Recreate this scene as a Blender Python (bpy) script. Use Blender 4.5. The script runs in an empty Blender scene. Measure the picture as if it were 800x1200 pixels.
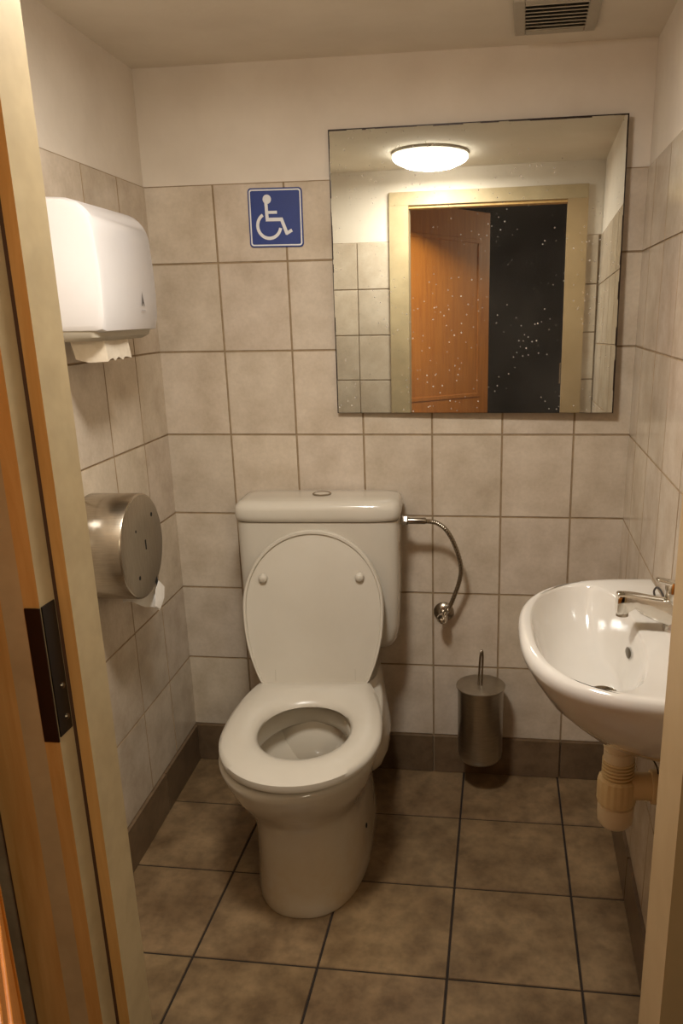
import bpy, bmesh, math, random
from mathutils import Vector, Matrix
random.seed(7)
col = bpy.context.scene.collection
PI = math.pi

# ------------------------------------------------------------------ materials
def newmat(name):
    m = bpy.data.materials.new(name); m.use_nodes = True
    nt = m.node_tree
    return m, nt, nt.nodes['Principled BSDF']

def lin(c):
    return tuple((x/12.92 if x <= .04045 else ((x+.055)/1.055)**2.4) for x in [v/255 for v in c]) + (1,)

def ramp(nt, fac, stops):
    r = nt.nodes.new('ShaderNodeValToRGB')
    el = r.color_ramp.elements
    while len(el) < len(stops): el.new(.5)
    for e, (p, c) in zip(el, stops): e.position = p; e.color = c
    nt.links.new(fac, r.inputs['Fac'])
    return r.outputs['Color']

def noise(nt, scale, detail=4, rough=.55, vec=None, dist=0):
    n = nt.nodes.new('ShaderNodeTexNoise')
    n.inputs['Scale'].default_value = scale; n.inputs['Detail'].default_value = detail
    n.inputs['Roughness'].default_value = rough; n.inputs['Distortion'].default_value = dist
    if vec is None:
        tc = nt.nodes.new('ShaderNodeTexCoord'); vec = tc.outputs['Object']
    nt.links.new(vec, n.inputs['Vector'])
    return n.outputs['Fac']

def mixc(nt, a, b, fac, mode='MULTIPLY'):
    m = nt.nodes.new('ShaderNodeMix'); m.data_type = 'RGBA'; m.blend_type = mode
    def put(i, v):
        if hasattr(v, 'is_linked') or isinstance(v, bpy.types.NodeSocket): nt.links.new(v, m.inputs[i])
        else: m.inputs[i].default_value = v
    put(0, fac); put(6, a); put(7, b)
    return m.outputs[2]

def bump(nt, bsdf, h, strength, dist=.002):
    b = nt.nodes.new('ShaderNodeBump'); b.inputs['Strength'].default_value = strength; b.inputs['Distance'].default_value = dist
    nt.links.new(h, b.inputs['Height']); nt.links.new(b.outputs['Normal'], bsdf.inputs['Normal'])

def mottled(name, c1, c2, rough=.5, scale=12, metal=0, bump_s=0, bump_scale=60, tone=False, fine=None, spec=.5, coat=0):
    m, nt, b = newmat(name)
    f = noise(nt, scale, 5)
    c = ramp(nt, f, [(.3, lin(c1)), (.7, lin(c2))])
    if fine:
        f2 = noise(nt, fine[0], 3, .7)
        c2_ = ramp(nt, f2, [(.35, (fine[1],)*3+(1,)), (.6, (1, 1, 1, 1))])
        c = mixc(nt, c, c2_, 1.0)
    if tone:
        at = nt.nodes.new('ShaderNodeAttribute'); at.attribute_name = 'tone'
        c = mixc(nt, c, at.outputs['Color'], 1.0)
    nt.links.new(c, b.inputs['Base Color'])
    b.inputs['Roughness'].default_value = rough; b.inputs['Metallic'].default_value = metal
    b.inputs['Specular IOR Level'].default_value = spec
    if coat: b.inputs['Coat Weight'].default_value = coat; b.inputs['Coat Roughness'].default_value = .06
    if bump_s: bump(nt, b, noise(nt, bump_scale, 4), bump_s)
    return m

def brushed(name, c, rough, stretch):
    m, nt, b = newmat(name)
    tc = nt.nodes.new('ShaderNodeTexCoord'); mp = nt.nodes.new('ShaderNodeMapping')
    mp.inputs['Scale'].default_value = stretch
    nt.links.new(tc.outputs['Object'], mp.inputs['Vector'])
    f = noise(nt, 30, 4, .6, mp.outputs['Vector'])
    k = ramp(nt, f, [(.3, tuple(x*.78 for x in lin(c)[:3])+(1,)), (.7, lin(c))])
    nt.links.new(k, b.inputs['Base Color']); b.inputs['Metallic'].default_value = 1
    b.inputs['Roughness'].default_value = rough
    bump(nt, b, f, .06, .001)
    return m

def plain(name, c, rough=.5, metal=0, spec=.5):
    m, nt, b = newmat(name)
    f = noise(nt, 40, 3)
    k = ramp(nt, f, [(.2, tuple(x*.9 for x in lin(c)[:3])+(1,)), (.8, lin(c))])
    nt.links.new(k, b.inputs['Base Color'])
    b.inputs['Roughness'].default_value = rough; b.inputs['Metallic'].default_value = metal
    b.inputs['Specular IOR Level'].default_value = spec
    return m

def wood(name, c1, c2, rough=.4, grain=(9, 9, .7)):
    m, nt, b = newmat(name)
    tc = nt.nodes.new('ShaderNodeTexCoord'); mp = nt.nodes.new('ShaderNodeMapping')
    mp.inputs['Scale'].default_value = grain
    nt.links.new(tc.outputs['Object'], mp.inputs['Vector'])
    f = noise(nt, 6, 6, .6, mp.outputs['Vector'], .6)
    k = ramp(nt, f, [(.3, lin(c1)), (.7, lin(c2))])
    nt.links.new(k, b.inputs['Base Color']); b.inputs['Roughness'].default_value = rough
    bump(nt, b, f, .08, .001)
    return m

M = {}
M['wall_tile'] = mottled('wall_tile_glaze', (188, 172, 151), (214, 200, 181), .17, 10, tone=True, bump_s=.05, bump_scale=18, fine=(90, .93), spec=.4)
M['grout'] = mottled('wall_grout', (138, 116, 88), (162, 140, 110), .9, 30)
M['plaster'] = mottled('wall_plaster', (216, 204, 188), (228, 217, 202), .9, 5, bump_s=.35, bump_scale=45, spec=.2)
M['ceiling'] = mottled('ceiling_plaster', (222, 211, 194), (232, 222, 206), .95, 5, bump_s=.3, bump_scale=45, spec=.2)
M['floor_tile'] = mottled('floor_tile_glaze', (104, 82, 56), (146, 121, 88), .42, 8, tone=True, bump_s=.12, bump_scale=35, fine=(22, .72), spec=.35)
M['skirt'] = mottled('skirting_tile_glaze', (104, 84, 62), (124, 103, 79), .35, 8, tone=True, bump_s=.1, bump_scale=35, fine=(30, .8), spec=.35)
M['floor_grout'] = mottled('floor_grout', (30, 22, 15), (46, 35, 25), .95, 20)
M['ceramic'] = mottled('toilet_ceramic', (190, 181, 165), (200, 192, 177), .16, 3, coat=.3)
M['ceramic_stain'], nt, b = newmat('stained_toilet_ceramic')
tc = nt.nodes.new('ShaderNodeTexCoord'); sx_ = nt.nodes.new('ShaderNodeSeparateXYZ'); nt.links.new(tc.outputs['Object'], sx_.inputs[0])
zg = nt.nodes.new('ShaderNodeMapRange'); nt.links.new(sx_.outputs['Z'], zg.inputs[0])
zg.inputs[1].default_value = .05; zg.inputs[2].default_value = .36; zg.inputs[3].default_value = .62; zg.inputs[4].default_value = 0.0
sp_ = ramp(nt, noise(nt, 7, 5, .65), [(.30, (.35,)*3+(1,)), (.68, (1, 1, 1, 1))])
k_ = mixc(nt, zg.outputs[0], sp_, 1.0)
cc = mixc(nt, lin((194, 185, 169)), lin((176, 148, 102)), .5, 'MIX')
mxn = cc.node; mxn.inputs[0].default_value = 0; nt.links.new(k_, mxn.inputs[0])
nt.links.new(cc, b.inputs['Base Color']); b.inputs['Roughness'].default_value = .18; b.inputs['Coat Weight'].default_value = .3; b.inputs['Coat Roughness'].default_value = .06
M['rim_shadow'] = plain('rim_gap_shade', (52, 44, 34), .8)  # shade in the undercut below the bowl rim, painted as a dark colour
M['sink_ceramic'] = mottled('sink_ceramic', (206, 199, 188), (214, 208, 198), .1, 3, coat=.5)
M['plastic'] = mottled('toilet_seat_plastic', (188, 179, 163), (198, 190, 175), .28, 4)
M['white_plastic'] = mottled('dispenser_plastic', (208, 202, 199), (216, 211, 208), .3, 4)
M['grey_plastic'] = plain('grey_plastic', (178, 168, 150), .5)
M['paper'] = mottled('tissue_paper', (236, 230, 222), (244, 240, 233), .95, 60, bump_s=.2, bump_scale=120)
M['towel'] = mottled('paper_towel', (206, 192, 170), (220, 208, 188), .9, 40, bump_s=.2, bump_scale=120)
M['chrome'] = plain('chrome', (215, 210, 200), .09, 1)
M['chrome_dull'] = plain('dull_chrome', (165, 155, 140), .25, 1)
M['steel'] = brushed('brushed_steel', (190, 180, 165), .27, (1, 1, 8))
M['steel_x'] = brushed('brushed_steel_shell', (196, 186, 170), .24, (.6, 12, 12))
M['steel_face'] = brushed('brushed_steel_plate', (176, 166, 150), .42, (1, 12, 1))
M['steel_dark'] = brushed('brushed_dark_steel', (186, 180, 168), .3, (1, 1, 8))
M['black'] = plain('black_metal', (22, 17, 15), .4, .3)
M['darkbrown'] = plain('dark_bronze', (48, 34, 27), .4, .5)
M['hole'] = plain('dark_recess', (14, 12, 10), .9)
M['vent_dark'] = plain('dark_vent_back', (62, 54, 40), .9)  # dark backing plate between the vent slats
M['jamb_tan'] = mottled('tan_frame_paint', (160, 134, 94), (176, 150, 110), .5, 6, bump_s=.15, bump_scale=30)
M['screw'] = plain('screw_metal', (120, 112, 98), .35, 1)
M['yellow_pvc'] = mottled('yellowed_pvc', (224, 200, 148), (236, 216, 172), .4, 14)
M['white_pvc'] = mottled('pale_pvc', (226, 208, 172), (236, 222, 192), .4, 14)
M['cream'] = mottled('cream_frame_paint', (168, 147, 110), (184, 165, 128), .5, 6, bump_s=.15, bump_scale=30, fine=(14, .88))
M['amber'] = wood('worn_amber_frame', (184, 142, 78), (206, 168, 106), .5)
M['corner_shade'] = plain('frame_corner_shade', (74, 48, 24), .8)  # thin brown strip, shade painted into the rebate corner
M['door'] = wood('orange_door_wood', (172, 98, 28), (198, 122, 44), .4)
M['blue'] = plain('sign_blue', (30, 56, 128), .35)
M['signwhite'] = plain('sign_white', (226, 226, 226), .4)
M['cable'] = plain('dark_wire', (60, 52, 44), .5)
M['corridor'] = mottled('corridor_brown_wall', (26, 15, 9), (34, 21, 13), .8, 6)
M['corridor_floor'] = mottled('corridor_floor', (54, 40, 28), (66, 50, 36), .6, 8)
M['mark'] = plain('printed_grey_mark', (92, 86, 86), .5)
M['mark_light'] = plain('printed_pale_mark', (178, 170, 166), .5)

# mirror: silvered glass with splash specks
m, nt, b = newmat('speckled_mirror')
tc = nt.nodes.new('ShaderNodeTexCoord')
v = nt.nodes.new('ShaderNodeTexVoronoi'); v.inputs['Scale'].default_value = 68
nt.links.new(tc.outputs['Object'], v.inputs['Vector'])
spot = ramp(nt, v.outputs['Distance'], [(.08, (1, 1, 1, 1)), (.17, (0, 0, 0, 1))])
dens = ramp(nt, noise(nt, 5, 3), [(.43, (0, 0, 0, 1)), (.62, (1, 1, 1, 1))])
pick = ramp(nt, v.outputs['Color'], [(.58, (0, 0, 0, 1)), (.78, (1, 1, 1, 1))])
fac = mixc(nt, mixc(nt, spot, dens, 1.0), pick, 1.0)
film = ramp(nt, noise(nt, 3, 3), [(.35, (.02,)*3+(1,)), (.7, (.06,)*3+(1,))])
fac = mixc(nt, fac, film, 1.0, 'ADD')
glossy = b; glossy.inputs['Metallic'].default_value = 1; glossy.inputs['Roughness'].default_value = .012
glossy.inputs['Base Color'].default_value = (.63, .645, .60, 1)
dif = nt.nodes.new('ShaderNodeBsdfDiffuse'); dif.inputs['Color'].default_value = (.75, .68, .58, 1)
mx = nt.nodes.new('ShaderNodeMixShader')
nt.links.new(fac, mx.inputs[0]); nt.links.new(glossy.outputs[0], mx.inputs[1]); nt.links.new(dif.outputs[0], mx.inputs[2])
nt.links.new(mx.outputs[0], nt.nodes['Material Output'].inputs['Surface'])
M['mirror'] = m

# water
m, nt, b = newmat('toilet_water')
b.inputs['Base Color'].default_value = (.5, .48, .42, 1); b.inputs['Roughness'].default_value = .03
b.inputs['Transmission Weight'].default_value = .6; b.inputs['IOR'].default_value = 1.33
bump(nt, b, noise(nt, 12, 2), .05)
M['water'] = m

# lamp glass
m, nt, b = newmat('glowing_lamp_glass')
b.inputs['Base Color'].default_value = (.9, .88, .82, 1)
b.inputs['Emission Color'].default_value = (1, .962, .895, 1)
LAMP = 17.0
b.inputs['Emission Strength'].default_value = LAMP
M['lamp'] = m

# ------------------------------------------------------------------ helpers
def link(o, parent=None):
    col.objects.link(o)
    if parent is not None: o.parent = parent
    return o

def info(o, label=None, cat=None, group=None, kind=None):
    if label: o['label'] = label
    if cat: o['category'] = cat
    if group: o['group'] = group
    if kind: o['kind'] = kind
    return o

def empty(name, loc, rz=0):
    o = bpy.data.objects.new(name, None); o.empty_display_size = .05
    o.location = loc; o.rotation_euler = (0, 0, rz)
    return link(o)

class MB:
    def __init__(s):
        s.v = []; s.f = []; s.m = []; s.t = []; s.slots = []
    def slot(s, mat):
        if mat not in s.slots: s.slots.append(mat)
        return s.slots.index(mat)
    def add(s, vs, fs, mat, tone=1.0):
        o = len(s.v); s.v += [tuple(p) for p in vs]; k = s.slot(mat)
        for f in fs:
            s.f.append([i+o for i in f]); s.m.append(k); s.t.append(tone)
    def box(s, a, b, mat, tone=1.0):
        x0, y0, z0 = a; x1, y1, z1 = b
        vs = [(x0, y0, z0), (x1, y0, z0), (x1, y1, z0), (x0, y1, z0), (x0, y0, z1), (x1, y0, z1), (x1, y1, z1), (x0, y1, z1)]
        s.add(vs, [(0, 3, 2, 1), (4, 5, 6, 7), (0, 1, 5, 4), (1, 2, 6, 5), (2, 3, 7, 6), (3, 0, 4, 7)], mat, tone)
    def hexa(s, c8, mat, tone=1.0):
        s.add(c8, [(0, 3, 2, 1), (4, 5, 6, 7), (0, 1, 5, 4), (1, 2, 6, 5), (2, 3, 7, 6), (3, 0, 4, 7)], mat, tone)
    def loft(s, rings, mat, cap0=True, cap1=True, closed=False, tone=1.0):
        n = len(rings[0]); vs = [p for r in rings for p in r]; fs = []
        R = len(rings)
        for i in range(R if closed else R-1):
            j = (i+1) % R
            for k in range(n):
                l = (k+1) % n
                fs.append((i*n+k, i*n+l, j*n+l, j*n+k))
        if not closed and cap0: fs.append(tuple(range(n-1, -1, -1)))
        if not closed and cap1: fs.append(tuple((R-1)*n+k for k in range(n)))
        s.add(vs, fs, mat, tone)
    def lathe(s, prof, mat, seg=32, origin=(0, 0, 0), axis='z', cap0=True, cap1=True):
        rings = []
        for r, h in prof:
            ring = []
            for k in range(seg):
                a = 2*PI*k/seg; c, d = r*math.cos(a), r*math.sin(a)
                p = {'z': (c, d, h), 'x': (h, c, d), 'y': (d, h, c)}[axis]
                ring.append(tuple(origin[i]+p[i] for i in range(3)))
            rings.append(ring)
        s.loft(rings, mat, cap0, cap1)
    def tube(s, pts, r, mat, seg=12, sub=6, caps=True):
        P = smooth_path([Vector(p) for p in pts], sub) if sub > 1 else [Vector(p) for p in pts]
        rings = []; up = None
        for i, p in enumerate(P):
            t = (P[min(i+1, len(P)-1)]-P[max(i-1, 0)]).normalized()
            if up is None:
                up = Vector((0, 0, 1)) if abs(t.z) < .9 else Vector((1, 0, 0))
            side = t.cross(up).normalized(); up = side.cross(t).normalized()
            rr = r(i/(len(P)-1)) if callable(r) else r
            rings.append([tuple(p+rr*(math.cos(2*PI*k/seg)*side+math.sin(2*PI*k/seg)*up)) for k in range(seg)])
        s.loft(rings, mat, caps, caps)
    def build(s, name, parent=None, smooth=True, angle=40, bevel=0, subsurf=0, recalc=True):
        me = bpy.data.meshes.new(name); me.from_pydata(s.v, [], s.f)
        for mt in s.slots: me.materials.append(mt)
        for p, k in zip(me.polygons, s.m): p.material_index = k
        at = me.attributes.new('tone', 'FLOAT_COLOR', 'FACE')
        for i, t in enumerate(s.t):
            at.data[i].color = (t, t, t, 1) if not isinstance(t, tuple) else t+(1,)
        if recalc:
            bm = bmesh.new(); bm.from_mesh(me); bmesh.ops.recalc_face_normals(bm, faces=bm.faces[:]); bm.to_mesh(me); bm.free()
        if smooth:
            for p in me.polygons: p.use_smooth = True
            me.set_sharp_from_angle(angle=math.radians(angle))
        o = bpy.data.objects.new(name, me)
        if bevel:
            bv = o.modifiers.new('bevel', 'BEVEL'); bv.width = bevel; bv.segments = 3; bv.limit_method = 'ANGLE'; bv.angle_limit = math.radians(40)
        if subsurf:
            ss = o.modifiers.new('subsurf', 'SUBSURF'); ss.levels = subsurf; ss.render_levels = subsurf
        return link(o, parent)

def smooth_path(P, sub):
    out = []
    n = len(P)
    for i in range(n-1):
        p0 = P[max(i-1, 0)]; p1 = P[i]; p2 = P[i+1]; p3 = P[min(i+2, n-1)]
        for k in range(sub):
            t = k/sub
            out.append(.5*((2*p1)+(p2-p0)*t+(2*p0-5*p1+4*p2-p3)*t*t+(3*p1-p0-3*p2+p3)*t**3))
    out.append(P[-1]); return out

def sgnpow(v, e): return math.copysign(abs(v)**e, v)
def superell(hx, hy, n, N=64, cx=0, cy=0, z=0):
    return [(cx+hx*sgnpow(math.cos(2*PI*k/N), 2/n), cy+hy*sgnpow(math.sin(2*PI*k/N), 2/n), z) for k in range(N)]
def egg(hw, dc, df, db, z, nb=2.4, nf=2.05, N=72, cx=0):
    """plan outline of a toilet ring: dc = widest point, df / db = front / back, measured out from the wall (front is -y)"""
    out = []
    for k in range(N):
        a = 2*PI*k/N; c, s_ = math.cos(a), math.sin(a)
        if s_ < 0: out.append((cx+hw*sgnpow(c, 2/nf), -dc+(df-dc)*sgnpow(s_, 2/nf), z))
        else: out.append((cx+hw*sgnpow(c, 2/nb), -dc+(dc-db)*sgnpow(s_, 2/nb), z))
    return out

# ------------------------------------------------------------------ room shell
ZR = [.131, .373, .614, .856, 1.098, 1.339, 1.581, 1.785]   # tile rows
ZC = 2.077
YF = -1.44                                                  # inner face of the wall with the doorway
def xl(s): return -.7965+.0452*s                            # left wall, s = distance from the back wall
def xr(s, z=1): return .5505+.0085*(z-1)-.018*s             # right wall

def tiled_wall(name, P, u0, u1, us, zs, zbase, gap, paint_top, label, tonerange=(.93, 1.03), th=.09):
    mb = MB()
    ztop = zs[-1]
    mb.hexa([P(u0, zbase, .0022), P(u1, zbase, .0022), P(u1, zbase, th), P(u0, zbase, th),
             P(u0, ztop, .0022), P(u1, ztop, .0022), P(u1, ztop, th), P(u0, ztop, th)], M['grout'])
    mb.hexa([P(u0, ztop, .004), P(u1, ztop, .004), P(u1, ztop, th), P(u0, ztop, th),
             P(u0, paint_top, .004), P(u1, paint_top, .004), P(u1, paint_top, th), P(u0, paint_top, th)], M['plaster'])
    cols = [u0]+[u for u in us if u0 < u < u1]+[u1]
    rows = [z for z in zs]
    g = gap/2; bv = .0010
    for i in range(len(cols)-1):
        for j in range(len(rows)-1):
            a, b_, c, d = cols[i]+g, cols[i+1]-g, rows[j]+g, rows[j+1]-g
            if b_-a < .006 or d-c < .006: continue
            k = random.uniform(*tonerange); t = (k, k*random.uniform(.985, 1.0), k*random.uniform(.965, 1.0))
            jit = [random.uniform(-.0004, .0004) for _ in range(4)]
            mb.add([P(a, c, .003), P(b_, c, .003), P(b_, d, .003), P(a, d, .003),
                    P(a+bv, c+bv, jit[0]), P(b_-bv, c+bv, jit[1]), P(b_-bv, d-bv, jit[2]), P(a+bv, d-bv, jit[3])],
                   [(4, 5, 6, 7)], M['wall_tile'], t)
            mb.add([P(a, c, .003), P(b_, c, .003), P(b_, d, .003), P(a, d, .003),
                    P(a+bv, c+bv, jit[0]), P(b_-bv, c+bv, jit[1]), P(b_-bv, d-bv, jit[2]), P(a+bv, d-bv, jit[3])],
                   [(0, 1, 5, 4), (1, 2, 6, 5), (2, 3, 7, 6), (3, 0, 4, 7)], M['grout'], .85)
    o = mb.build(name, smooth=False)
    info(o, label, 'wall', kind='structure')
    return o

# back wall: u = x
tiled_wall('wall_back', lambda u, z, d: (u, d, z), -.83, .60, [-.8, -.6, -.4, -.2, 0, .2, .4], ZR, 0, .0036, ZC,
           'far wall of beige tiles with white painted plaster above, behind the toilet')
tiled_wall('wall_left', lambda u, z, d: (xl(u)-d, -u, z), -.003, 1.44, [.186+.2*k for k in range(7)], ZR, 0, .0030, ZC,
           'left side wall of beige tiles carrying both dispensers')
tiled_wall('wall_right', lambda u, z, d: (xr(u, z)+d, -u, z), -.003, 1.44, [.133+.2*k for k in range(7)], ZR, 0, .0030, ZC,
           'right side wall of glossy beige tiles behind the sink')

# front wall (with the doorway), tiles laid flat
OL, OR, OH = -.29, .388, 1.93
mbf = MB()
def front_piece(x0, x1, z0, z1, mat, d=.004):
    mbf.box((x0, YF-.085, z0), (x1, YF-d, z1), mat)
ztt = 1.787
front_piece(xl(1.44), OL-.05, 0, ztt, M['grout']); front_piece(xl(1.44), OL-.05, ztt, ZC, M['plaster'])
front_piece(OR+.05, .61, 0, ztt, M['grout']); front_piece(OR+.05, .61, ztt, ZC, M['plaster'])
front_piece(OL-.05, OR+.05, OH+.02, ZC, M['plaster'])
for (x0, x1) in ((xl(1.44), OL-.05), (OR+.05, xr(1.44))):
    us = [x0]+[u for u in (-.525, .53) if x0 < u < x1]+[x1]
    zs = [.131]+[.187+.2*k for k in range(9)]
    for i in range(len(us)-1):
        for j in range(len(zs)-1):
            a, b_, c, d = us[i]+.002, us[i+1]-.002, zs[j]+.002, zs[j+1]-.002
            k = random.uniform(.93, 1.03)
            mbf.add([(a, YF-.003, c), (b_, YF-.003, c), (b_, YF-.003, d), (a, YF-.003, d), (a+.0016, YF, c+.0016), (b_-.0016, YF, c+.0016), (b_-.0016, YF, d-.0016), (a+.0016, YF, d-.0016)],
                    [(4, 5, 6, 7), (0, 1, 5, 4), (1, 2, 6, 5), (2, 3, 7, 6), (3, 0, 4, 7)], M['wall_tile'], (k, k*.99, k*.98))
info(mbf.build('wall_front', smooth=False), 'near wall with the doorway, tiled low and plastered above, seen in the mirror', 'wall', kind='structure')

# floor
mb = MB()
mb.box((-1.0, YF-.09, -.06), (.75, .09, -.0022), M['floor_grout'])
F_ = .2972
xs = [.098+F_*k for k in range(-4, 4)]; ys = [-.2486-F_*k for k in range(-2, 6)]
for i in range(len(xs)-1):
    for j in range(len(ys)-1):
        a, b_ = max(xs[i], -.86)+.0022, min(xs[i+1], .62)-.0022
        d, c = min(ys[j], .04)-.0022, max(ys[j+1], YF-.09)+.0022
        if b_-a < .01 or d-c < .01: continue
        k = random.uniform(.88, 1.06); e = .0015
        mb.add([(a, c, -.003), (b_, c, -.003), (b_, d, -.003), (a, d, -.003), (a+e, c+e, 0), (b_-e, c+e, 0), (b_-e, d-e, 0), (a+e, d-e, 0)],
               [(4, 5, 6, 7), (0, 1, 5, 4), (1, 2, 6, 5), (2, 3, 7, 6), (3, 0, 4, 7)], M['floor_tile'], (k, k*random.uniform(.97, 1), k*random.uniform(.94, 1)))
info(mb.build('floor', smooth=False), 'brown square floor tiles with dark grout', 'floor', kind='structure')

# ceiling
mb = MB(); mb.box((-.95, YF-.08, ZC), (.75, .09, ZC+.06), M['ceiling'])
info(mb.build('ceiling', smooth=False), 'plain beige plaster ceiling', 'ceiling', kind='structure')

# skirting tiles
def skirting(name, P, cuts, label):
    mb = MB(); e = .0015
    for a, b_ in zip(cuts[:-1], cuts[1:]):
        k = random.uniform(.85, 1.0); a += .0014; b_ -= .0014; z0, z1 = .002, .1295
        mb.add([P(a, z0, .002), P(b_, z0, .002), P(b_, z1, .002), P(a, z1, .002), P(a+e, z0, -.007), P(b_-e, z0, -.007), P(b_-e, z1-e, -.007), P(a+e, z1-e, -.007)],
               [(4, 5, 6, 7), (0, 1, 5, 4), (1, 2, 6, 5), (2, 3, 7, 6), (3, 0, 4, 7), (0, 3, 2, 1)], M['skirt'], (k, k*.98, k*.96))
    info(mb.build(name, smooth=False), label, 'skirting', kind='structure')
skirting('baseboard_back', lambda u, z, d: (u, d, z), [-.797, -.4, 0, .4, .552], 'dark brown skirting tiles along the far wall')
skirting('baseboard_left', lambda u, z, d: (xl(u)-d, -u, z), [.009, .3, .6, .9, 1.2, 1.41], 'dark brown skirting tiles along the left wall')
skirting('baseboard_right', lambda u, z, d: (xr(u, z)+d, -u, z), [.009, .25, .55, .85, 1.15, 1.41], 'dark brown skirting tiles along the right wall under the sink')

# ------------------------------------------------------------------ door frame (door_1) and what stands outside it
fr = empty('door_1', (0, YF, 0)); info(fr, 'cream painted door frame with worn amber edges that the view looks through', 'door frame', kind='structure')
def jamb(name, sx, x_in):
    """cross-section in (inward offset from the clear edge, y); faces keep their own paint"""
    pr = [(-.085, .012), (0, .012), (0, -.047), (-.013, -.050), (-.016, -.0525), (-.016, -.083), (-.034, -.085), (-.056, -.091), (-.10, -.093), (-.10, -.06), (-.049, -.06), (-.049, -.0005), (-.085, -.0005)]
    mats = ['cream', 'cream', 'amber', 'corner_shade', 'cream', 'amber', 'cream', 'amber', 'cream', 'cream', 'cream', 'cream', 'cream']
    mb = MB()
    n = len(pr); z0, z1 = 0.001, OH
    vs = [(x_in+sx*p[0], p[1], z0) for p in pr]+[(x_in+sx*p[0], p[1], z1+.0) for p in pr]
    for i in range(n):
        j = (i+1) % n
        mb.add([vs[i], vs[j], vs[n+j], vs[n+i]], [(0, 1, 2, 3)], M[mats[i]])
    mb.add(vs, [tuple(range(n))[::-1], tuple(range(n, 2*n))], M['cream'])
    return mb.build(name, fr, smooth=False)
jl = jamb('jamb', 1, OL)
mb = MB()
prr = [(.085, .012), (0, .012), (0, -.093), (.10, -.093), (.10, -.06), (.049, -.06), (.049, -.0005), (.085, -.0005)]
mb.loft([[(OR+p[0], p[1], .001) for p in prr], [(OR+p[0], p[1], OH) for p in prr]], M['jamb_tan'])
jr = mb.build('jamb', fr, smooth=False)
mb = MB()
mb.box((OL-.085, -.0005, OH), (OR+.085, .012, OH+.055), M['cream'])
mb.box((OL-.049, -.083, OH), (OR+.049, -.0005, OH+.02), M['cream'])
mb.box((OL, -.050, OH-.012), (OR, -.0005, OH), M['amber'])
mb.box((OL-.10, -.093, OH), (OR+.10, -.083, OH+.06), M['cream'])
mb.build('head_rail', fr, smooth=False, bevel=.0015)
# black latch strike plate in the left rebate
mb = MB()
za, zb = .972, 1.133
mb.box((OL-.0165, -.0815, za), (OL-.0145, -.055, zb), M['black'])
mb.box((OL-.033, -.0868, za-.004), (OL-.0145, -.0845, zb), M['darkbrown'])
sp = mb.build('strike_plate', fr, smooth=False, bevel=.0006); sp['label'] = 'black angled latch plate with two screws'
for z in (1.03, .99):
    mb = MB(); mb.lathe([(.0001, .0022), (.003, .0018), (.0042, .0)], M['screw'], 16, (OL-.0146, -.064, z), 'x')
    mb.build('screw', sp)
# hinge knuckle on the right jamb
mb = MB()
mb.box((OR-.0012, -.070, 1.165), (OR+.001, -.045, 1.255), M['chrome_dull'])
mb.lathe([(.006, 1.165), (.006, 1.255)], M['chrome_dull'], 14, (OR-.003, -.074, 0))
mb.build('hinge', fr)

# orange door leaf standing open outside
lx0, ly0, lx1, ly1 = -.392, -1.555, .022, -2.10
ang = math.atan2(ly1-ly0, lx1-lx0); L = math.hypot(lx1-lx0, ly1-ly0)
leaf = empty('door_2', (lx0, ly0, 0), ang); info(leaf, 'orange varnished wooden door standing open outside the frame, seen in the mirror', 'door', kind='structure')
mb = MB()
mb.box((0, -.036, .01), (L, 0, 1.98), M['door'])
for (a, b_, c, d) in ((.09, L-.09, .22, .95), (.09, L-.09, 1.09, 1.83)):
    for (p, q) in (((a-.02, c-.02), (b_+.02, c)), ((a-.02, d), (b_+.02, d+.02)), ((a-.02, c), (a, d)), ((b_, c), (b_+.02, d))):
        mb.box((p[0], -.002, p[1]), (q[0], .003, q[1]), M['door'])
mb.build('leaf', leaf, smooth=False, bevel=.002)
mb = MB(); mb.box((.035, -.002, 1.655), (.062, .004, 1.745), M['darkbrown']); mb.lathe([(.006, 1.65), (.006, 1.75)], M['darkbrown'], 12, (.034, .006, 0)); mb.build('hinge', leaf)
# corridor outside (only the mirror and the open doorway see it)
mb = MB(); mb.box((-1.3, -3.5, -.06), (1.3, YF-.091, 0), M['corridor_floor'])
info(mb.build('floor_outside', smooth=False), 'dark floor of the corridor outside the doorway', 'floor', kind='structure')
mb = MB(); mb.box((-1.3, -3.56, 0), (1.3, -3.5, 2.4), M['corridor']); info(mb.build('wall_outside_back', smooth=False), 'dark brown far wall of the corridor, in the mirror', 'wall', kind='structure')
mb = MB(); mb.box((-1.36, -3.5, 0), (-1.3, YF-.086, 2.4), M['corridor']); info(mb.build('wall_outside_left', smooth=False), 'dark brown left wall of the corridor', 'wall', kind='structure')
mb = MB(); mb.box((1.3, -3.5, 0), (1.36, YF-.086, 2.4), M['corridor']); info(mb.build('wall_outside_right', smooth=False), 'dark brown right wall of the corridor', 'wall', kind='structure')
mb = MB(); mb.box((-1.36, -3.56, 2.4), (1.36, YF-.086, 2.46), M['corridor']); info(mb.build('ceiling_outside', smooth=False), 'dark corridor ceiling', 'ceiling', kind='structure')

# ------------------------------------------------------------------ toilet
RA = .06
toilet = empty('toilet', (-.325, 0, 0), RA)
info(toilet, 'white ceramic toilet with its lid up, standing against the far wall', 'toilet')
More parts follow.
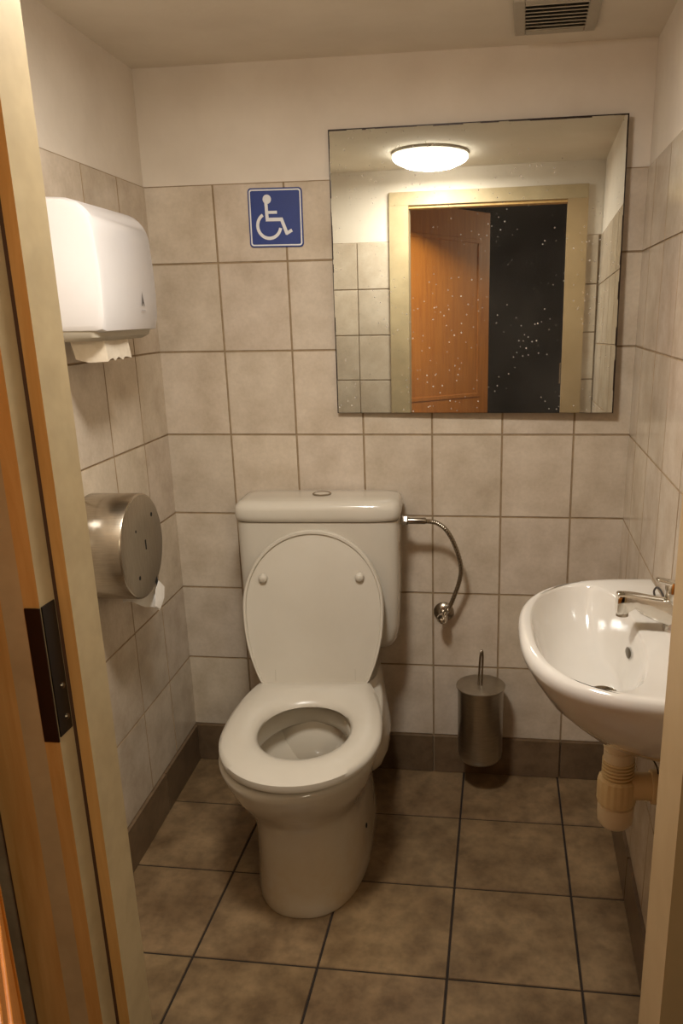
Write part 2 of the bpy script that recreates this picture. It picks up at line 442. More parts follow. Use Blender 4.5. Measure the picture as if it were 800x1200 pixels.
# bowl and foot: one continuous loft, outer skin then rim then inside
mb = MB()
secs = [  # z, half width, widest, front, back, n back, x shift, n front
    (.000, .150, .40, .699, .12, 4.0, .010, 2.4), (.006, .152, .40, .702, .12, 4.0, .010, 2.4), (.03, .149, .40, .697, .12, 4, .010, 2.4), (.10, .145, .40, .690, .12, 4.0, .008, 2.4), (.18, .142, .41, .688, .12, 4.0, .006, 2.4),
    (.235, .143, .46, .694, .12, 4.0, .004, 2.3), (.265, .153, .50, .708, .11, 4, .001, 2.2), (.295, .168, .52, .730, .10, 3.8, 0, 2.1), (.325, .181, .525, .754, .09, 3.6, 0, 2.05),
    (.36, .190, .53, .774, .07, 3.4, 0, 2.05), (.383, .197, .535, .788, .06, 3.2, 0, 2.05), (.396, .198, .54, .791, .06, 3.2, 0, 2.05), (.404, .196, .54, .788, .062, 3.2, 0, 2.05), (.409, .188, .54, .779, .07, 3.2, 0, 2.05)]
rings = [egg(hw, dc, df, db, z, nb, nf_, cx=xs_) for z, hw, dc, df, db, nb, xs_, nf_ in secs]
inner = [(.409, .128, .545, .712, .345), (.403, .122, .545, .703, .355), (.375, .121, .545, .702, .356), (.352, .123, .545, .704, .353), (.347, .127, .545, .708, .349), (.346, .150, .545, .728, .325), (.333, .150, .545, .728, .325),
         (.318, .136, .54, .712, .34), (.30, .122, .54, .695, .35), (.27, .100, .53, .655, .37), (.235, .072, .51, .60, .39), (.20, .05, .49, .55, .41), (.175, .03, .47, .51, .43)]
rings += [egg(hw, dc, df, db, z, 2.1) for z, hw, dc, df, db in inner]
mb.loft(rings, M['ceramic'])
# stains: lower skin uses the yellowed glaze
bowl = mb.build('bowl', toilet, angle=60)
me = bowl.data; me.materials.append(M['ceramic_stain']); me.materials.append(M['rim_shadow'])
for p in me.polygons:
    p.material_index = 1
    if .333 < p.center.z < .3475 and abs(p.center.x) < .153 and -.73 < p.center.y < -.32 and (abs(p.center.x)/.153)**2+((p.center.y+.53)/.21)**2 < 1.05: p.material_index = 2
mb = MB(); mb.loft([egg(.0525, .49, .555, .407, .205, 2.1)], M['water'], cap0=False); mb.build('water', toilet)
# floor bolt covers
for sx in (-1, 1):
    mb = MB(); mb.lathe([(.0065, -.004), (.0065, .003), (.004, .0035), (.0001, .001)], M['hole'], 18, (sx*.1425+.008, -.465, .105), 'x')
    mb.build('bolt_hole', toilet)
# shelf behind the bowl under the cistern
mb = MB()
mb.loft([superell(.11, .10, 3, 56, 0, -.20, .160), superell(.155, .135, 3.2, 56, 0, -.215, .172), superell(.188, .155, 3.4, 56, 0, -.225, .198), superell(.201, .165, 3.6, 56, 0, -.225, .235), superell(.201, .165, 3.6, 56, 0, -.225, .265), superell(.193, .16, 3.6, 56, 0, -.22, .31), superell(.183, .150, 3.8, 56, 0, -.20, .36), superell(.172, .135, 4, 56, 0, -.165, .405), superell(.165, .120, 4, 56, 0, -.15, .425)], M['ceramic_stain'])
mb.build('rear_shelf', toilet)
# cistern
mb = MB(); cy = -.112; cx = .006
mb.loft([superell(.13, .06, 4, 80, cx, cy, .427), superell(.135, .062, 4, 80, cx, cy, .487), superell(.185, .072, 5, 80, cx, cy, .497), superell(.207, .081, 6, 80, cx, cy, .508), superell(.218, .087, 6.5, 80, cx, cy, .53),
         superell(.224, .090, 7, 80, cx, cy, .57), superell(.227, .091, 7, 80, cx, cy, .66), superell(.2285, .092, 7, 80, cx, cy, .77), superell(.2285, .093, 7, 80, cx, cy, .884)], M['ceramic'])
mb.build('cistern', toilet, angle=50)
mb = MB()
mb.loft([superell(.226, .092, 7, 80, cx, cy-.002, .8855), superell(.2315, .096, 7, 80, cx, cy-.002, .888), superell(.2335, .098, 7, 80, cx, cy-.002, .90), superell(.2335, .098, 7, 80, cx, cy-.002, .918),
         superell(.230, .095, 6.5, 80, cx, cy-.002, .930), superell(.222, .088, 6, 80, cx, cy-.002, .938), superell(.20, .070, 5, 80, cx, cy-.002, .942), superell(.10, .03, 3, 80, cx, cy-.002, .943)], M['ceramic'])
clid = mb.build('cistern_lid', toilet, angle=60)
mb = MB(); bx_, by_ = cx+.005, cy+.005
mb.lathe([(.027, .942), (.027, .9462), (.0245, .9475), (.022, .9462)], M['chrome_dull'], 36, (bx_, by_, 0), cap0=False, cap1=False)
mb.lathe([(.022, .944), (.021, .9462), (.012, .947), (.0001, .947)], M['ceramic'], 36, (bx_, by_, 0), cap0=False)
fb = mb.build('flush_button', clid); fb['label'] = 'round flush button with a chrome ring'
# seat ring (slightly skewed on its hinges)
SK = .05; HD = .30
def skew(pts, piv=(0, -HD)):
    c, s_ = math.cos(SK), math.sin(SK); out = []
    for x, y, z in pts:
        dx, dy = x-piv[0], y-piv[1]
        out.append((piv[0]+c*dx-s_*dy, piv[1]+s_*dx+c*dy, z))
    return out
N = 88
def seat_outline(hw, hb, am, L, z, N, cx=0.0, y0=0.0):
    """straight foot of half width hb at the hinge, widest hw at am, round nose at L; same angular order as egg()"""
    out = []
    for k in range(N):
        t = 2*PI*k/N; c, s_ = math.cos(t), math.sin(t)
        if s_ < 0: x, a = hw*sgnpow(c, 2/2.05), am+(L-am)*sgnpow(-s_, 2/2.05)
        else:
            f = min(1, max(0, s_))
            if abs(c) > .42:
                u = (1-abs(c))/(1-.42); u = math.sqrt(1-(1-u)**2) if False else u**.5
                a = am*(1-u); x = math.copysign(hb+(hw-hb)*(1-u**2.2), c)
            else: a = 0; x = hb*c/.42
        out.append((cx+x, y0-a, z))
    return out
mb = MB()
O = seat_outline(.199, .155, .27, .512, 0, N, -.004, -HD+.010); I = egg(.117, .545, .684, .405, 0, 2.2, 2.0, N)
prof = [(.0, .423), (-.012, .430), (-.006, .441), (.10, .4465), (.28, .4505), (.5, .4515), (.72, .449), (.90, .443), (1.0, .434), (1.02, .427), (.97, .4225), (.5, .4225)]
rings = []
for u, z in prof: rings.append(skew([(o[0]+(i[0]-o[0])*u, o[1]+(i[1]-o[1])*u, z) for o, i in zip(O, I)]))
mb.loft(rings, M['plastic'], closed=True)
seat = mb.build('seat', toilet, angle=60)
# lid, standing open
mb = MB()
LL = .425
def lidring(sc, h, lip=0):
    """outline in lid plane: (x, along) -> height h off the inner face"""
    o = seat_outline(.197, .150, .215, .432, 0, N, 0, 0)
    return [(x*sc-.001, .20+(-y-.20)*(sc if -y > .2 else min(1.0, sc+.06)), h) for x, y, z in o]
lr = [lidring(.5, .0), lidring(.90, 0.0), lidring(.945, .0), lidring(.957, .0055), lidring(.985, .0065), lidring(1.0, .002), lidring(1.0, -.008), lidring(.985, -.014), lidring(.90, -.018), lidring(.5, -.021)]
th = math.radians(101.0)
hinge = Vector((0, -HD+.004, .442))
def stand(p):
    x, a, h = p      # a runs from the hinge up the open lid; h = off the inner face, towards the room
    d = Vector((0, math.sin(th-PI/2), math.cos(th-PI/2)))   # up and back
    nrm = Vector((0, -d.z, d.y))
    q = hinge+a*d+h*nrm+Vector((x, 0, 0))
    return tuple(q)
mb.loft([skew([stand(p) for p in r]) for r in lr], M['plastic'])
lid = mb.build('seat_lid', toilet, angle=35)
for sx in (-1, 1):
    mb = MB()
    c = skew([stand((sx*.134-.004, .300, 0))])[0]
    mb.lathe([(.0125, .0), (.0125, .004), (.0115, .010), (.008, .0135), (.0001, .0145)], M['plastic'], 24, (0, 0, 0), 'y', cap0=False)
    # lathe runs along +y; turn it to face the room
    mb.v = [(c[0]+v[0], c[1]-v[1], c[2]+v[2]) for v in mb.v]
    mb.build('bumper', lid)
for sx in (-1, 1):
    mb = MB(); c = skew([(sx*.098, -HD+.022, .440)])[0]
    mb.lathe([(.008, -.028), (.0095, -.026), (.0095, .026), (.008, .028)], M['plastic'], 20, c, 'x')
    mb.build('hinge', toilet)
    for dx in (-.004, .004):
        mb = MB(); q = [stand((sx*.108+dx+e, a, h)) for e in (0, .0014) for a, h in ((.008, -.002), (.008, .0006), (.040, .0006), (.040, -.002))]
        q = skew(q); mb.hexa([q[0], q[4], q[5], q[1], q[3], q[7], q[6], q[2]], M['grey_plastic'] if dx*sx > 0 else M['cable'])
        if dx*sx > 0: mb.build('hinge_slot', lid, smooth=False)
# ------------------------------------------------------------------ water connection
hose = empty('braided_hose', (-.06, -.10, .868)); info(hose, 'braided metal hose curving from the cistern side down to the wall valve', 'hose')
h0 = Vector((-.06, -.10, .868))
mb = MB(); mb.lathe([(.0125, -.0225), (.015, -.020), (.015, -.004), (.012, -.001), (.009, .0)], M['chrome'], 6, (0, 0, 0), 'x'); mb.build('coupling_nut', hose, bevel=.001, smooth=False)
mb = MB(); mb.lathe([(.0095, .0), (.0095, .046), (.008, .05)], M['chrome_dull'], 24, (0, 0, -.001), 'x'); mb.build('ferrule', hose)
P_ = [(-.012, -.10, .866), (.02, -.099, .861), (.050, -.096, .836), (.074, -.088, .785), (.0885, -.078, .725), (.083, -.066, .675), (.064, -.056, .615), (.050, -.05, .579)]
mb = MB()
pp = [tuple(Vector(p)-h0) for p in P_]
mb.tube(pp, lambda t: .0066+.0007*math.sin(t*280), M['chrome_dull'], 14, 26); mb.build('braid', hose)
valve = empty('angle_valve', (.033, .001, .559)); info(valve, 'small round chrome water valve on the tiles right of the toilet', 'valve')
mb = MB(); mb.lathe([(.031, -.0005), (.031, -.006), (.024, -.014), (.012, -.018)], M['chrome_dull'], 32, (0, 0, -.004), 'y'); mb.build('escutcheon', valve)
mb = MB(); mb.lathe([(.011, -.012), (.011, -.05)], M['chrome'], 20, (0, 0, -.004), 'y'); mb.tube([(0, -.042, -.004), (.010, -.047, .012), (.017, -.05, .021)], .0085, M['chrome'], 12, 3); mb.build('valve_body', valve)
mb = MB(); mb.lathe([(.015, -.048), (.017, -.052), (.016, -.066), (.009, -.078), (.004, -.081)], M['chrome'], 10, (0, 0, -.006), 'y'); mb.build('knob', valve, angle=25)

# ------------------------------------------------------------------ mirror
mir = empty('mirror', (.115, -.005, 1.5325)); mir.rotation_euler = (0, 0, 0)
nrm = Vector((-.025, -1, .0166)).normalized()
Ym = -nrm; Xm = Vector((1, 0, 0)); Xm = (Xm-Xm.dot(Ym)*Ym).normalized(); Zm = Xm.cross(Ym).normalized()
mir.matrix_world = Matrix(((Xm.x, Ym.x, Zm.x, .1145), (Xm.y, Ym.y, Zm.y, -.0195), (Xm.z, Ym.z, Zm.z, 1.534), (0, 0, 0, 1)))
info(mir, 'large frameless rectangular wall mirror with dull spots, above the toilet', 'mirror')
hw, hh = .3855, .371
mb = MB(); mb.box((-hw, -.001, -hh), (hw, .004, hh), M['darkbrown']); mb.build('backing', mir, smooth=False)
mb = MB(); mb.box((-hw+.0015, -.0018, -hh+.0012), (hw-.0015, -.0008, hh-.0015), M['mirror']); mb.build('glass', mir, smooth=False)
rng = random.Random(3)
mb = MB()
for (x0, x1, n_) in ((-hw, hw, 26),):
    x = x0
    while x < x1:
        w = rng.uniform(.01, .06)
        mb.box((x, -.0022, hh-.0015-rng.uniform(.001, .004)), (min(x+w, x1), -.0010, hh), M['darkbrown']); x += w
z = -hh
while z < hh:
    w = rng.uniform(.01, .05)
    mb.box((hw-.0015-rng.uniform(.001, .0035), -.0022, z), (hw, -.0010, min(z+w, hh)), M['darkbrown'])
    mb.box((-hw, -.0022, z), (-hw+.0015+rng.uniform(0, .002), -.0010, min(z+w, hh)), M['darkbrown']); z += w
mb.build('corroded_edge', mir, smooth=False)

# ------------------------------------------------------------------ accessible toilet sign
S = .152
sign = empty('accessible_toilet_sign', (-.426, -.0005, 1.694)); sign.rotation_euler = (0, math.radians(.6), 0)
info(sign, 'square blue sign with a white wheelchair symbol on the tiles left of the mirror', 'sign')
def rrect(h, r, y, n=8):
    out = []
    for (cx_, cz_, a0) in ((h-r, h-r, 0), (-h+r, h-r, 90), (-h+r, -h+r, 180), (h-r, -h+r, 270)):
        for k in range(n+1):
            a = math.radians(a0+90*k/n); out.append((cx_+r*math.cos(a), y, cz_+r*math.sin(a)))
    return out
mb = MB(); mb.loft([rrect(S/2, .010, 0), rrect(S/2, .010, -.0028), rrect(S/2-.0008, .009, -.0032)], M['blue']); mb.build('plate', sign, smooth=False)
mb = MB()
a, b_ = rrect(S/2-.0035, .0075, -.0034), rrect(S/2-.0072, .005, -.0034)
n_ = len(a); mb.add(a+b_, [(k, (k+1) % n_, n_+(k+1) % n_, n_+k) for k in range(n_)], M['signwhite']); bo = mb.build('border_line', sign, smooth=False, recalc=False); bo['label'] = 'thin white border'
mb = MB()
def uv(u, v, y=-.0036): return ((u-.5)*S, y, (.5-v)*S)
LAY = [0]
def stroke(pts, w):
    LAY[0] += 1; y = -.0036-.00006*LAY[0]
    P2 = [Vector(((u-.5)*S, (.5-v)*S)) for u, v in pts]; L_, R_ = [], []
    for i, p in enumerate(P2):
        t = (P2[min(i+1, len(P2)-1)]-P2[max(i-1, 0)]).normalized(); nn = Vector((-t.y, t.x))
        L_.append(p+nn*w*S/2); R_.append(p-nn*w*S/2)
    vs = [(p.x, y, p.y) for p in L_+R_]; k = len(P2)
    mb.add(vs, [(i, i+1, k+i+1, k+i) for i in range(k-1)], M['signwhite'])
mb.add([uv(.353+.078*math.cos(2*PI*k/28), .19+.078*math.sin(2*PI*k/28)) for k in range(28)], [tuple(range(28))], M['signwhite'])
stroke([(.333, .25), (.345, .56)], .058)
stroke([(.35, .41), (.53, .41)], .05)
stroke([(.33, .53), (.625, .53)], .06)
stroke([(.60, .51), (.705, .785)], .06)
stroke([(.685, .775), (.795, .715)], .055)
stroke([(.375+.213*math.cos(math.radians(t)), .635-.213*math.sin(math.radians(t))) for t in range(121, 351, 6)], .056)
pg = mb.build('wheelchair_symbol', sign, smooth=False, recalc=False); pg['label'] = 'white wheelchair symbol'
for o_ in (bo, pg):
    for p in o_.data.polygons:
        if p.normal.y > 0: p.flip()
    o_.data.update()

# ------------------------------------------------------------------ paper towel dispenser (left wall, high)
ys_ = .535
pt = empty('paper_towel_dispenser', (xl(ys_), -ys_, 1.41), -math.atan(.0452)*-1)
info(pt, 'white rounded plastic paper towel dispenser high on the left wall', 'towel dispenser')
DP, HL, HT = .15, .152, .266
def disp_profile(sc=1.0, inset=0):
    d, h, r = DP-inset, HT-inset, .07
    p = [(0.004, inset*1.0)]
    p += [(.004, h)]
    p += [(.004+(d-.004-r)*t, h-.004*t) for t in (.33, .66)]
    for k in range(0, 9):
        a = PI/2-PI/2*k/8
        p.append((d-r+r*math.cos(a), h-.004-r+r*math.sin(a)))
    for t in (.3, .6, .85): p.append((d+.004*math.sin(PI*t), (h-.004-r)*(1-t)+inset*t))
    p.append((d-.004, inset+.003)); p.append((d-.016, inset))
    return p
mb = MB()
rr = []
for (y, ins) in ((-HL, .012), (-HL+.004, .004), (-HL+.013, 0), (HL-.013, 0), (HL-.004, .004), (HL, .012)):
    rr.append([(x, y, z) for x, z in disp_profile(1, ins)])
mb.loft(rr, M['white_plastic']); mb.build('cover', pt, angle=30)
mb = MB(); mb.loft([superell(.068, HL-.006, 8, 40, .072, 0, .004), superell(.066, HL-.008, 8, 40, .07, 0, -.010), superell(.058, HL-.016, 6, 40, .066, 0, -.018)], M['grey_plastic']); ub = mb.build('underside', pt); ub['label'] = 'grey base with the towel slot'
mb = MB(); xk = DP+.0046
mb.add([(xk, .030, .085), (xk, .0345, .066), (xk, .0395, .052), (xk, .0335, .057), (xk, .0305, .060), (xk, .0275, .057), (xk, .0215, .052), (xk, .0265, .066)], [(0, 1, 2, 3, 4, 5, 6, 7)], M['mark'])
mb.v = [(v[0]+.0012, v[1]+.02, v[2]) for v in mb.v]
mk = mb.build('printed_mark', pt, smooth=False); mk['label'] = 'small grey pointed mark'
mb = MB(); mb.add([(xk+.001, .038, .045), (xk+.001, .062, .045), (xk+.001, .062, .0425), (xk+.001, .038, .0425)], [(0, 1, 2, 3)], M['mark_light']); mb.build('printed_line', pt, smooth=False)
# towel hanging out of the slot
tw = empty('paper_towel', (xl(ys_)+.085, -ys_-.042, 1.3500), math.atan(.0452)); info(tw, 'pale folded paper towel hanging out under the white dispenser', 'paper towel')
mb = MB()
def sheet(pts_top, pts_bot, th_=.0012):
    n = len(pts_top); vs = pts_top+pts_bot
    mb.add(vs, [(i, i+1, n+i+1, n+i) for i in range(n-1)], M['towel'])
T_, B_ = [], []
for k in range(13):
    t = k/12; y = -.062+.124*t
    x = .040-.004*math.sin(PI*t)
    T_.append((x, y, .046)); B_.append((x+.004, y+.004, -.002+.006*abs(math.sin(3.0*PI*t))+(.002 if k % 3 == 0 else 0)))
sheet(T_, B_)
T2 = [(-.035, -.060, .046), (0, -.063, .046), (.040, -.062, .046)]; B2 = [(-.03, -.052, .004), (0, -.056, -.003), (.044, -.058, -.001)]
sheet(T2, B2)
sheet([(-.035, -.060, .046), (-.035, .062, .046)], [(-.03, -.052, .004), (-.03, .062, .003)])
o = mb.build('hanging_sheet', tw, smooth=False, recalc=False)
sd = o.modifiers.new('solid', 'SOLIDIFY'); sd.thickness = .001

# ------------------------------------------------------------------ toilet paper dispenser (steel drum)
yd = .555
tp = empty('toilet_paper_dispenser', (xl(yd), -yd, .912), math.atan(.0452))
info(tp, 'round brushed steel toilet roll dispenser low on the left wall', 'toilet roll dispenser')
R_ = .127; D_ = .122
mb = MB(); mb.lathe([(R_-.002, .0005), (R_, .003), (R_, D_-.003), (R_-.0015, D_-.0008), (R_-.004, D_)], M['steel_x'], 72, axis='x', cap0=True, cap1=False); mb.build('drum', tp, angle=50)
mb = MB(); mb.lathe([(R_-.004, D_), (R_-.006, D_+.0012), (.06, D_+.0018), (.0001, D_+.002)], M['steel_face'], 72, axis='x', cap0=False); fp = mb.build('face_plate', tp, angle=50); fp['label'] = 'flat steel disc with rivet holes and a lock slot'
for (y, z, r) in ((.066, .062, .0052), (-.035, .045, .0036), (-.040, -.068, .0052)):
    mb = MB(); mb.lathe([(.0001, D_+.0022), (r, D_+.0019), (r+.0008, D_+.0010)], M['hole'], 16, (0, y, z), 'x', cap0=False, cap1=False); mb.build('rivet_hole', fp)
mb = MB(); mb.box((D_+.0012, .010, -.012), (D_+.0026, .016, .012), M['hole']); mb.build('lock_slot', fp, smooth=False)
# cutter notch and the paper end
mb = MB(); mb.add([(D_+.0022, .046, -.106), (D_+.0022, .060, -.094), (D_+.0022, .064, -.110), (D_+.0022, .052, -.119)], [(0, 1, 2, 3)], M['hole']); mb.build('cutter', fp, smooth=False)
pe = empty('toilet_paper', (xl(yd)+.07, -yd+.062, .777), math.atan(.0452)); info(pe, 'torn end of white toilet paper hanging from the round steel dispenser', 'toilet paper')
mb = MB()
n_ = 10; T_ = []; B_ = []
for k in range(n_):
    t = k/(n_-1)
    T_.append((.046*(2*t-1)+.002, .010, .0245)); B_.append((.046*(2*t-1)+.004, -.004+.012*math.sin(t*3), -.030-.022*t+.004*math.sin(t*9)))
mid = [((a[0]+b_[0])/2, (a[1]+b_[1])/2+.004, (a[2]+b_[2])/2) for a, b_ in zip(T_, B_)]
vs = T_+mid+B_
mb.add(vs, [(i, i+1, n_+i+1, n_+i) for i in range(n_-1)]+[(n_+i, n_+i+1, 2*n_+i+1, 2*n_+i) for i in range(n_-1)], M['paper'])
mb.add([(.05, .045, -.004), (.051, .010, .0245), (.052, -.018, .008), (.052, -.030, -.030), (.05, .004, -.05), (.051, .034, -.030)], [(0, 1, 2, 3, 4, 5)], M['paper'])
o = mb.build('hanging_sheet', pe, smooth=False, recalc=False); sd = o.modifiers.new('solid', 'SOLIDIFY'); sd.thickness = .0008

# ------------------------------------------------------------------ toilet brush and its holder
bh = empty('toilet_brush_holder', (.150, -.088, .108)); info(bh, 'brushed steel toilet brush canister hung low on the far wall between toilet and sink', 'brush holder')
mb = MB(); mb.lathe([(.050, .002), (.060, .004), (.066, .012), (.068, .028), (.069, .242), (.066, .2425), (.066, .03)], M['steel_dark'], 56, cap0=True, cap1=False); mb.build('canister', bh, angle=50)
mb = MB(); mb.box((-.018, .064, .15), (.018, .0865, .21), M['steel_dark']); mb.build('wall_bracket', bh, smooth=False, bevel=.002)
tb = empty('toilet_brush', (.150, -.088, .35)); info(tb, 'steel toilet brush lid with thin loop handle resting on the wall canister', 'toilet brush')
mb = MB(); mb.lathe([(.0655, .0005), (.0735, .001), (.0742, .0035), (.0735, .006), (.06, .0072), (.0001, .008)], M['steel_dark'], 56); mb.build('lid', tb, angle=50)
mb = MB(); mb.tube([(-.006, -.006, .006), (-.005, -.005, .045), (-.002, -.002, .10), (.002, .004, .116), (.005, .004, .10), (.004, -.002, .045), (.003, -.007, .006)], .0033, M['chrome_dull'], 12, 8); mb.build('loop_handle', tb)

# ------------------------------------------------------------------ sink on the right wall
sk = empty('sink', (.535, -.86, 0), math.radians(1.0)); info(sk, 'white rounded ceramic hand basin mounted on the right wall', 'sink')
def dshape(px, py, n, z, x_back=0.0, N=64, cx0=0.0):
    """half-oval against the wall at x=0, bulging to -x"""
    out = []
    for k in range(N):
        a = PI/2+PI*k/(N-1)
        c, s_ = math.cos(a), math.sin(a)
        out.append((cx0+px*sgnpow(c, 2/n) if abs(c) > 1e-9 else cx0, py*sgnpow(s_, 2/n), z))
    # back edge points
    m_ = 12
    for k in range(1, m_):
        t = k/m_
        out.append((x_back, -py+2*py*t, z))
    return out
def ovalN(cx_, hx, hy, n, z, Np, hb=.075):
    """oval with as many points as dshape, same angular order"""
    out = []
    N = 64
    for k in range(N):
        a = PI/2+PI*k/(N-1)
        out.append((cx_+hx*sgnpow(math.cos(a), 2/n), hy*sgnpow(math.sin(a), 2/n), z))
    m_ = 12
    for k in range(1, m_):
        a = -PI/2+PI*k/m_
        out.append((cx_+hb*sgnpow(math.cos(a), 2/n), hy*sgnpow(math.sin(a), 2/n), z))
    return out
mb = MB(); NP = 75
rings = [dshape(.085, .05, 2.2, .655, cx0=-.05, x_back=-.03), dshape(.13, .11, 2.2, .662, cx0=-.035, x_back=-.012), dshape(.185, .175, 2.2, .688, cx0=-.015, x_back=-.006), dshape(.236, .225, 2.3, .725, cx0=-.004), dshape(.276, .262, 2.65, .767),
         dshape(.304, .288, 2.65, .808), dshape(.318, .299, 2.65, .832), dshape(.322, .302, 2.65, .846), dshape(.319, .300, 2.65, .857), dshape(.312, .295, 2.65, .8625), dshape(.307, .292, 2.65, .8632),
         ovalN(-.162, .137, .259, 2.25, .8628, NP, .080), ovalN(-.162, .134, .256, 2.25, .861, NP, .077), ovalN(-.162, .131, .252, 2.25, .855, NP, .074), ovalN(-.162, .127, .246, 2.25, .843, NP, .070), ovalN(-.162, .115, .228, 2.2, .815, NP, .064),
         ovalN(-.162, .100, .200, 2.15, .784, NP, .058), ovalN(-.160, .076, .155, 2.1, .752, NP, .05), ovalN(-.150, .045, .090, 2.05, .735, NP, .04), ovalN(-.145, .024, .024, 2, .729, NP, .024)]
rings = [[(x*.93, y, z) for x, y, z in r] for r in rings]
mb.loft(rings, M['sink_ceramic']); basin = mb.build('basin', sk, angle=70)
mb = MB(); mb.lathe([(.024, .748), (.026, .7510), (.021, .7518), (.016, .749), (.0001, .747)], M['chrome_dull'], 36, (-.135, 0, -.018)); mb.build('drain_ring', sk)
mb = MB()
mb.loft([[(x*.008, y*.022, 0) for x, y in [(math.cos(2*PI*k/24), math.sin(2*PI*k/24)) for k in range(24)]],
         [(x*.006, y*.018, .0015) for x, y in [(math.cos(2*PI*k/24), math.sin(2*PI*k/24)) for k in range(24)]]], M['screw'])
rot = Matrix.Rotation(math.radians(-72), 3, 'Y')
mb.v = [tuple(rot @ Vector((v[0], v[1], v[2]))+Vector((-.0945, -.0, .815))) for v in mb.v]
mb.build('overflow_slot', sk)
# faucet
fc = empty('faucet', (.5165, -.86, .8632)); info(fc, 'chrome single lever tap with a flat spout at the back of the basin', 'faucet')
mb = MB(); mb.lathe([(.0175, .0005), (.0175, .006), (.0165, .012), (.0165, .05), (.0165, .062)], M['chrome'], 32); mb.build('body', fc)
def bar(secs_):
    rings = []
    for (x, z, w, h) in secs_:
        rings.append([(x, y, z+zz) for y, zz in [(w*sgnpow(math.cos(2*PI*k/24), .45), h*sgnpow(math.sin(2*PI*k/24), .45)) for k in range(24)]])
    return rings
mb = MB(); mb.loft(bar([(.0, .034, .0165, .026), (-.03, .041, .017, .022), (-.06, .051, .018, .017), (-0.0700, .056, .0175, .0132), (-0.0800, .0535, .0175, .0170), (-0.0860, .0510, .0175, .0200), (-0.0995, .0505, .0175, .0205), (-0.1025, .0500, .0155, .0185)]), M['chrome'])
mb.lathe([(.0115, .026), (.0115, .034)], M['chrome_dull'], 24, (-.091, 0, 0)); mb.build('spout', fc, angle=40)
mb = MB(); mb.lathe([(.0165, .062), (.0175, .068), (.0175, .085), (.013, .094), (.0001, .096)], M['chrome'], 32); mb.loft(bar([(.010, .088, .012, .005), (-.03, .097, .010, .004), (-.034, .098, .006, .002)]), M['chrome']); mb.build('lever', fc, angle=40)
# small bent wire in the far corner of the basin
hk = empty('bent_wire_hook', (.5315, -.675, .866)); info(hk, 'tiny bent dark wire hook where the basin meets the right wall', 'hook')
mb = MB(); mb.tube([(-.013, .0, -.002), (-.015, .0, .008), (-.010, .0, .016), (-.003, -.006, .012), (.002, -.02, .0), (.003, -.06, -.001)], .0022, M['cable'], 8, 6); mb.build('wire', hk)
# waste trap
tr = empty('drain_trap', (.437, -.86, .438)); info(tr, 'yellowed plastic bottle trap and waste pipe below the basin', 'drain pipe')
mb = MB(); mb.lathe([(.0285, .2165), (.0285, .203), (.031, .202), (.031, .178), (.0265, .176), (.0265, .172), (.0295, .171), (.0295, .150)], M['white_pvc'], 36); mb.build('tailpiece', tr, angle=40)
mb = MB()
prof = []
for k in range(6):
    z = .150-.0075*k; prof += [(.0315, z), (.0315, z-.0035), (.026, z-.0045), (.026, z-.007)]
mb.lathe(prof, M['yellow_pvc'], 36); mb.build('ribbed_sleeve', tr, angle=30)
mb = MB(); prof = [(.030, .112), (.036, .108), (.0375, .100), (.0375, .062), (.036, .056), (.034, .054)]
rings = []
for r, z in prof: rings.append([((r+(.0012 if (k//2) % 2 else 0))*math.cos(2*PI*k/72), (r+(.0012 if (k//2) % 2 else 0))*math.sin(2*PI*k/72), z) for k in range(72)])
mb.loft(rings, M['yellow_pvc']); mb.build('collar_nut', tr, angle=30)
mb = MB(); mb.lathe([(.031, .054), (.031, .051), (.0355, .0495), (.0355, .030), (.034, .012), (.027, .003), (.014, .0005)], M['white_pvc'], 36); mb.build('cup', tr, angle=50)
mb = MB(); mb.lathe([(.0275, .02), (.0275, .072)], M['yellow_pvc'], 32, (0, 0, .092), 'x'); mb.lathe([(.033, .064), (.034, .068), (.034, .086), (.030, .089), (.0295, .0965)], M['yellow_pvc'], 32, (0, 0, .092), 'x'); mb.build('outlet_pipe', tr, angle=40)
cb = empty('sagging_wire', (.515, -.86, .612)); info(cb, 'thin dark wire hanging under the basin by the waste pipe', 'wire')
mb = MB(); mb.tube([(-.045, .0, .022), (-.035, -.004, -.006), (-.016, -.004, -.018), (-.004, -.006, -.04), (-.001, -.008, -.075)], .0016, M['cable'], 8, 6); mb.build('strand', cb)

# ------------------------------------------------------------------ ceiling vent
vt = empty('ceiling_vent', (.302, -.215, ZC), math.radians(-1.5)); info(vt, 'square slatted air vent in the ceiling above the mirror', 'vent')
W, H_ = .094, .112
mb = MB()
for (a, b_) in (((-W, -H_), (-W+.026, H_)), ((W-.026, -H_), (W, H_)), ((-W+.026, H_-.026), (W-.026, H_)), ((-W+.026, -H_), (W-.026, -H_+.026))):
    mb.box((a[0], a[1], -.010), (b_[0], b_[1], -.0005), M['grey_plastic'])
mb.build('vent_frame', vt, smooth=False, bevel=.003)
mb = MB(); mb.box((-W+.026, -H_+.026, -.0015), (W-.026, H_-.026, -.0006), M['vent_dark']); mb.build('vent_backing', vt, smooth=False)
n_ = 8
for k in range(n_):
    y = -H_+.033+(2*H_-.066)*k/(n_-1)
    mb = MB(); c_, s_ = .0085, .0035
    mb.hexa([(-W+.026, y-c_, -.0095), (W-.026, y-c_, -.0095), (W-.026, y-c_+.002, -.011), (-W+.026, y-c_+.002, -.011),
             (-W+.026, y+c_-.003, -.0035), (W-.026, y+c_-.003, -.0035), (W-.026, y+c_, -.005), (-W+.026, y+c_, -.005)], M['grey_plastic'])
    mb.build('slat', vt, smooth=False)

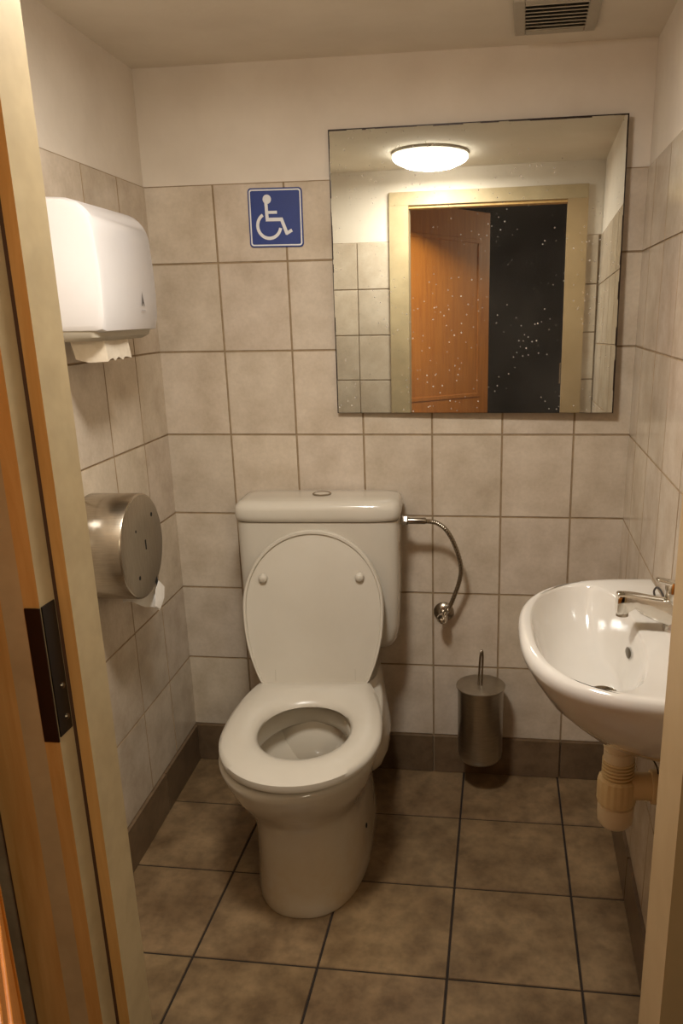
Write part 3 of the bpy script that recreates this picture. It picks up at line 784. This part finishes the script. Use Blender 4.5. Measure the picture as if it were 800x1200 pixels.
# ------------------------------------------------------------------ lamp
lp = empty('ceiling_lamp', (-.155, -1.15, ZC)); info(lp, 'round glowing white ceiling lamp, seen in the mirror', 'lamp')
mb = MB(); mb.lathe([(.152, -.0005), (.152, -.010), (.147, -.013)], M['grey_plastic'], 56); mb.build('lamp_base', lp)
mb = MB(); mb.lathe([(.142, -.0132), (.149, -.015), (.1495, -.018)]+[(.1495*math.cos(PI/2*k/10), -.018-.038*math.sin(PI/2*k/10)) for k in range(1, 6)]+[(.098, -.0475), (.0005, -.048)], M['lamp'], 56, cap0=False); mb.build('lamp_glass', lp)

al = bpy.data.lights.new('lamp_light', 'AREA'); al.shape = 'DISK'; al.size = .2; al.energy = 13; al.color = (1, .962, .895)
ao = bpy.data.objects.new('lamp_light', al); link(ao); ao.location = (-.155, -1.15, ZC-.0485)

# unseen fill light added behind the viewer to brighten the door jambs
ld = bpy.data.lights.new('corridor_fill_light', 'AREA'); ld.energy = 8.5; ld.size = .4; ld.color = (1, .84, .60)
lo = bpy.data.objects.new('corridor_fill_light', ld); link(lo); lo.location = (.95, -2.75, 1.9); lo.rotation_euler = (Vector((-1.25, 1.2, -.9))).to_track_quat('-Z', 'Y').to_euler()

w = bpy.data.worlds.new('World'); bpy.context.scene.world = w; w.use_nodes = True
w.node_tree.nodes['Background'].inputs[0].default_value = (1, .8, .6, 1); w.node_tree.nodes['Background'].inputs[1].default_value = .02

# ------------------------------------------------------------------ camera
cam = bpy.data.cameras.new('camera'); co = bpy.data.objects.new('camera', cam); link(co)
pitch, yaw, roll = -.2819, -.1332, -.0191
fwd = Vector((math.sin(yaw)*math.cos(pitch), math.cos(yaw)*math.cos(pitch), math.sin(pitch)))
r = fwd.cross(Vector((0, 0, 1))).normalized(); u = r.cross(fwd)
Rr = math.cos(roll)*r+math.sin(roll)*u; U = -math.sin(roll)*r+math.cos(roll)*u
co.matrix_world = Matrix(((Rr.x, U.x, -fwd.x, .1941), (Rr.y, U.y, -fwd.y, -2.2917), (Rr.z, U.z, -fwd.z, 1.4393), (0, 0, 0, 1)))
cam.sensor_fit = 'HORIZONTAL'; cam.sensor_width = 36; cam.lens = 935.2247/800*36
cam.shift_x = (400-463.0587)/800; cam.shift_y = (636.7002-600)/800
cam.clip_start = .01
sc = bpy.context.scene; sc.camera = co
sc.view_settings.view_transform = 'Standard'; sc.view_settings.look = 'None'; sc.view_settings.exposure = 0.09; sc.view_settings.gamma = 1.0
